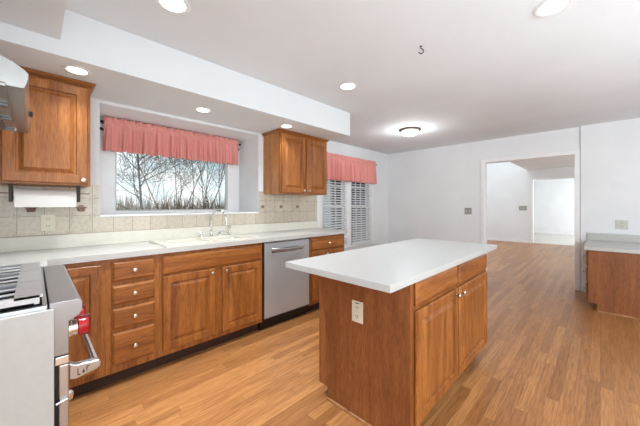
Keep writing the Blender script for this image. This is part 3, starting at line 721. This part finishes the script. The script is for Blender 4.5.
def rod(label, x0, x1, y, z, ywall, finial=(1, 1)):
    t = thing('curtain_rod', ((x0 + x1) / 2, y, z), label, 'curtain rod')
    MB().tube([(x0, y, z), (x1, y, z)], .0055, 10).build('pole', M_ROD, t, smooth=True)
    for s, e in ((-1, x0), (1, x1)):
        MB().lathe([(.006, 0), (.012, .004), (.014, .012), (.009, .02), (.004, .024)], (e, y, z), 'x', s, 12).build('finial', M_ROD, t, smooth=True)
        MB().tube([(e - s * .012, y, z), (e - s * .012, ywall - .0005, z)], .004, 8).lathe([(.014, 0), (.014, .004)], (e - s * .012, ywall - .0005, z), 'y', -1, 12).build('bracket', M_ROD, t, smooth=True)
    return t
yv = YE - .12
valance('valance', 'pink and red gathered valance across the top of the sink window', .45, 1.805, yv, 2.005, 1.742, .028, seed=3)
rod('upper dark curtain rod of the pair inside the sink window recess', .447, 1.826, yv, 2.005, YE - .0005)
rod('lower dark curtain rod of the pair inside the sink window recess', .447, 1.826, yv + .045, 1.948, YE - .0505)
yv2 = YE - .10
valance('valance', 'red gathered valance over the double window with blinds', 3.24, 4.905, yv2, 2.065, 1.668, .035, seed=8)
rod('dark curtain rod above the double window with blinds', 3.22, 4.935, yv2, 2.065, YE)

# blinds: one per sash pair, every slat its own part
for (a, b), lab in ((W2L, 'white horizontal slat blind in the left half of the double window'), (W2R, 'white horizontal slat blind in the right half of the double window')):
    bl = thing('window_blind', ((a + b) / 2, YE - .05, WZ[1]), lab, 'blind')
    x0, x1 = a - .035, b + .035; yy = YE - .05
    MB().box(x0, x1, yy - .022, yy + .022, WZ[1] - .01, WZ[1] + .035).build('head_rail', M_BLIND, bl)
    n = 33; zb_ = WZ[0] + .01
    for k in range(n):
        z = zb_ + .02 + (WZ[1] - .02 - zb_ - .02) * k / (n - 1); th = R(25)
        s_ = MB(); hw = .024
        prof = [(-hw, -hw * math.tan(th)), (0, .002), (hw, hw * math.tan(th)), (hw, hw * math.tan(th) + .0025), (0, .0045), (-hw, -hw * math.tan(th) + .0025)]
        s_.prism([(yy + p, z + q) for p, q in prof], 'x', x0, x1).build('slat', M_BLIND, bl)
    MB().box(x0, x1, yy - .02, yy + .02, zb_ - .012, zb_ + .008).build('bottom_rail', M_BLIND, bl)
    for f_ in (.15, .85):
        xx = x0 + (x1 - x0) * f_; MB().tube([(xx, yy - .025, zb_), (xx, yy - .025, WZ[1])], .0012, 6).build('ladder_cord', M_BLIND, bl)

# ------------------------------------------------------------------ ceiling fittings
def spot_lamp(parent, c, power, size, col=(.92, .965, 1), spread=105):
    l = bpy.data.lights.new('lamp_light', 'AREA'); l.shape = 'DISK'; l.size = size; l.energy = power; l.color = col; l.spread = R(spread)
    o = bpy.data.objects.new('lamp_light', l); COL.objects.link(o); o.parent = parent; o.location = c
def recessed(x, y, z, label, power, r=.075, group=None):
    t = thing('recessed_light', (x, y, z), label, 'ceiling light', group)
    MB().lathe([(r - .012, .0003), (r + .012, .0003), (r + .016, .003), (r + .012, .007), (r, .009), (r - .006, .006)], (x, y, z), 'z', -1, 32).build('trim_ring', M_TRIM, t, smooth=True)
    MB().lathe([(r - .014, .0005), (r - .010, .0065), (.01, .008)], (x, y, z), 'z', -1, 32).build('lens', M_GLOW, t, smooth=True)
    spot_lamp(t, (0, 0, -.012), power, r * 1.7)
recessed(.547, 1.703, CZ, 'recessed ceiling light near the left soffit corner', LAMP_W * 1.5)
recessed(2.10, 1.707, CZ, 'recessed ceiling light beside the far end of the soffit', LAMP_W * .65)
recessed(2.078, .192, CZ, 'recessed ceiling light at the upper right above the island', LAMP_W * .25)
recessed(.19, 2.349, SZ, 'recessed soffit light in front of the left wall cabinet', SOFFIT_W, .06)
recessed(1.059, 2.52, SZ, 'recessed soffit light above the sink window', SOFFIT_W, .06)
recessed(1.91, 2.40, SZ, 'recessed soffit light in front of the right wall cabinet', SOFFIT_W, .06)
dx, dy = 3.96, 2.03
t = thing('dome_light', (dx, dy, CZ), 'round flush dome ceiling light with nickel ring near the breakfast corner', 'ceiling light')
MB().lathe([(.10, .0003), (.155, .002), (.160, .012), (.150, .030), (.135, .034)], (dx, dy, CZ), 'z', -1, 36).build('ring', M_NICKD, t, smooth=True)
MB().lathe([(.132, .030), (.125, .052), (.10, .075), (.06, .09), (.015, .096)], (dx, dy, CZ), 'z', -1, 36).build('dome', M_DOME, t, smooth=True)
l = bpy.data.lights.new('lamp_light', 'POINT'); l.energy = DOME_W; l.shadow_soft_size = .09; l.color = (.95, .98, 1)
o = bpy.data.objects.new('lamp_light', l); COL.objects.link(o); o.parent = t; o.location = (0, 0, -.20)
hk = MB(); hx_, hy_ = 1.939, .909
pts = [(hx_, hy_, CZ - .0003), (hx_, hy_, CZ - .018)] + [(hx_ + .018 * math.sin(aa) * .7, hy_ - .018 * math.sin(aa) * .7, CZ - .036 + .018 * math.cos(aa)) for aa in [R(20 + 28 * k) for k in range(9)]]
hk.tube(pts, .0036, 8); hk.lathe([(.008, .0003), (.008, .003), (.004, .004)], (hx_, hy_, CZ), 'z', -1, 12)
tag(hk.build('ceiling_hook', M_ROD, smooth=True), 'small dark screw hook in the ceiling above the island', 'hook')
sd = MB().lathe([(.06, .0003), (.062, .02), (.05, .03), (.01, .032)], (8.6, .516, 2.40), 'z', -1, 24).build('smoke_detector', mat('grey_plastic', (110, 110, 112), .6), smooth=True)
tag(sd, 'small grey smoke detector on the ceiling beyond the doorway', 'smoke detector')

# ------------------------------------------------------------------ outside
GZ = -.9
struct('ground', MB().box(-60, 110, YE + .3, 130, GZ - .2, GZ), M_GRASS)
def tree(u_px, y, height, seed, label, m, style='spread', r0=.09, thin=0, group='bare winter trees outside'):
    xc = .704 * (u_px - 320) + .7101 * F; yc_ = -.7101 * (u_px - 320) + .704 * F
    x = y * xc / yc_; rnd = random.Random(seed); b = MB()
    def branch(p, d, ln, r, lev):
        n = 5 if lev < 2 else 4; pts = [p]; rr_ = [r]; q = Vector(p); dd = Vector(d)
        for k in range(n):
            wb = .02 if lev == 0 and style == 'straight' else .10; dd = (dd + Vector((rnd.gauss(0, wb), rnd.gauss(0, wb), rnd.gauss(0, .06) * wb * 10 + (.05 if lev else 0)))).normalized()
            q = q + dd * ln / n; pts.append(q.copy()); rr_.append(r * (1 - .8 * (k + 1) / n))
        b.tube(pts, rr_, 5 if lev == 0 else 3, False)
        if lev >= 4: return
        kids = {0: 34 if style == 'straight' else 9, 1: 10 - thin, 2: 6 - thin, 3: 2}[lev]
        for k in range(kids):
            f_ = (.18 if lev == 0 and style == 'straight' else .25) + .72 * (k + rnd.random()) / kids
            i = min(int(f_ * n), n - 1); pp = Vector(pts[i]).lerp(Vector(pts[i + 1]), f_ * n - i)
            axis = (Vector(pts[i + 1]) - Vector(pts[i])).normalized()
            s_ = Vector((rnd.gauss(0, 1), rnd.gauss(0, 1), rnd.gauss(0, .3))); s_ = (s_ - axis * s_.dot(axis)).normalized()
            sp_a = {0: 1.1 if style == 'straight' else .62, 1: .62, 2: .65, 3: .7}[lev]
            nd = (axis * math.cos(sp_a) + s_ * math.sin(sp_a)).normalized()
            l2 = ln * (.40 if lev == 0 and style == 'straight' else .62 if lev == 0 else .55) * (1.15 - .75 * f_) * rnd.uniform(.7, 1.15)
            branch(pp, nd, l2, max(r * .42 * (1.1 - .6 * f_), .006), lev + 1)
    if style == 'straight': branch(Vector((x, y, GZ)), Vector((0, 0, 1)), height, r0, 0)
    else:
        for k in range(4):
            aa = rnd.uniform(0, 6.28); branch(Vector((x + .1 * math.cos(aa), y + .1 * math.sin(aa), GZ)), Vector((.26 * math.cos(aa), .26 * math.sin(aa), 1)).normalized(), height * rnd.uniform(.8, 1), r0 * rnd.uniform(.6, 1), 0)
    o = b.build('bare_tree', m, origin=(x, y, GZ)); tag(o, label, 'tree', group); return o
tree(143, 13, 9.5, 5, 'straight single-trunk bare tree nearest outside the sink window', M_BARK, 'straight', .055)
tree(176, 17, 9, 11, 'many-stemmed bare tree right of the straight tree outside', M_BARK2, 'spread', .045)
tree(198, 19, 9, 23, 'bare tree behind the middle right of the sink window', M_BARK, 'spread', .045)
tree(216, 16, 8, 31, 'leaning bare tree at the right edge of the sink window', M_BARK2, 'spread', .045)
tree(160, 36, 9, 47, 'distant bare tree between the two nearer trees outside', M_BARK, 'spread', .045)
tree(334, 15, 8, 53, 'bare tree outside the left half of the double window', M_BARK, 'spread', .05, 4)
tree(362, 14, 8, 59, 'bare tree outside the right half of the double window', M_BARK, 'spread', .05, 4)
# undergrowth: thousands of thin dry twigs nobody could count
rnd = random.Random(77); b = MB()
for k in range(11000):
    y = rnd.uniform(19, 30); x = rnd.uniform(-1, 34) * (y / 20)
    hgt = rnd.uniform(1.4, 3.8) * rnd.uniform(.5, 1); a_ = rnd.uniform(0, 6.28); q = .35 * hgt * rnd.random(); wd = .03 + .03 * rnd.random()
    z = GZ; tip = (x + q * math.cos(a_), y + q * math.sin(a_), z + hgt)
    b.add([(x - wd, y, z), (x + wd, y, z), (x, y + wd, z), tip], [(0, 1, 3), (1, 2, 3), (2, 0, 3), (2, 1, 0)])
o = b.build('undergrowth', M_BRUSH); o['kind'] = 'stuff'; tag(o, 'dry brown brush and twigs at the foot of the trees outside', 'undergrowth')

# pale house added outside to brighten the gaps between the blind slats
hs = thing('house', (24, 22, GZ), 'pale grey house added outside to brighten the view through the blinds', 'house')
MB().box(18, 34, 18, 26, GZ, 3.6).build('wall', M_SIDING, hs)
MB().prism([(17.4, 3.6), (26.6, 3.6), (22, 6.4)], 'x', 17.5, 34.5).build('roof', M_ROOFM, hs)
for k in range(5):
    xx = 19.4 + k * 3; w_ = MB().box(xx, xx + 1.2, 17.94, 18.0, .3, 2.0).build('window', M_TRIM, hs)
    MB().box(xx + .1, xx + 1.1, 17.92, 17.94, .4, 1.9).build('pane', mat('dark_window_pane', (60, 66, 76), .1) if k == 0 else bpy.data.materials['dark_window_pane'], w_)
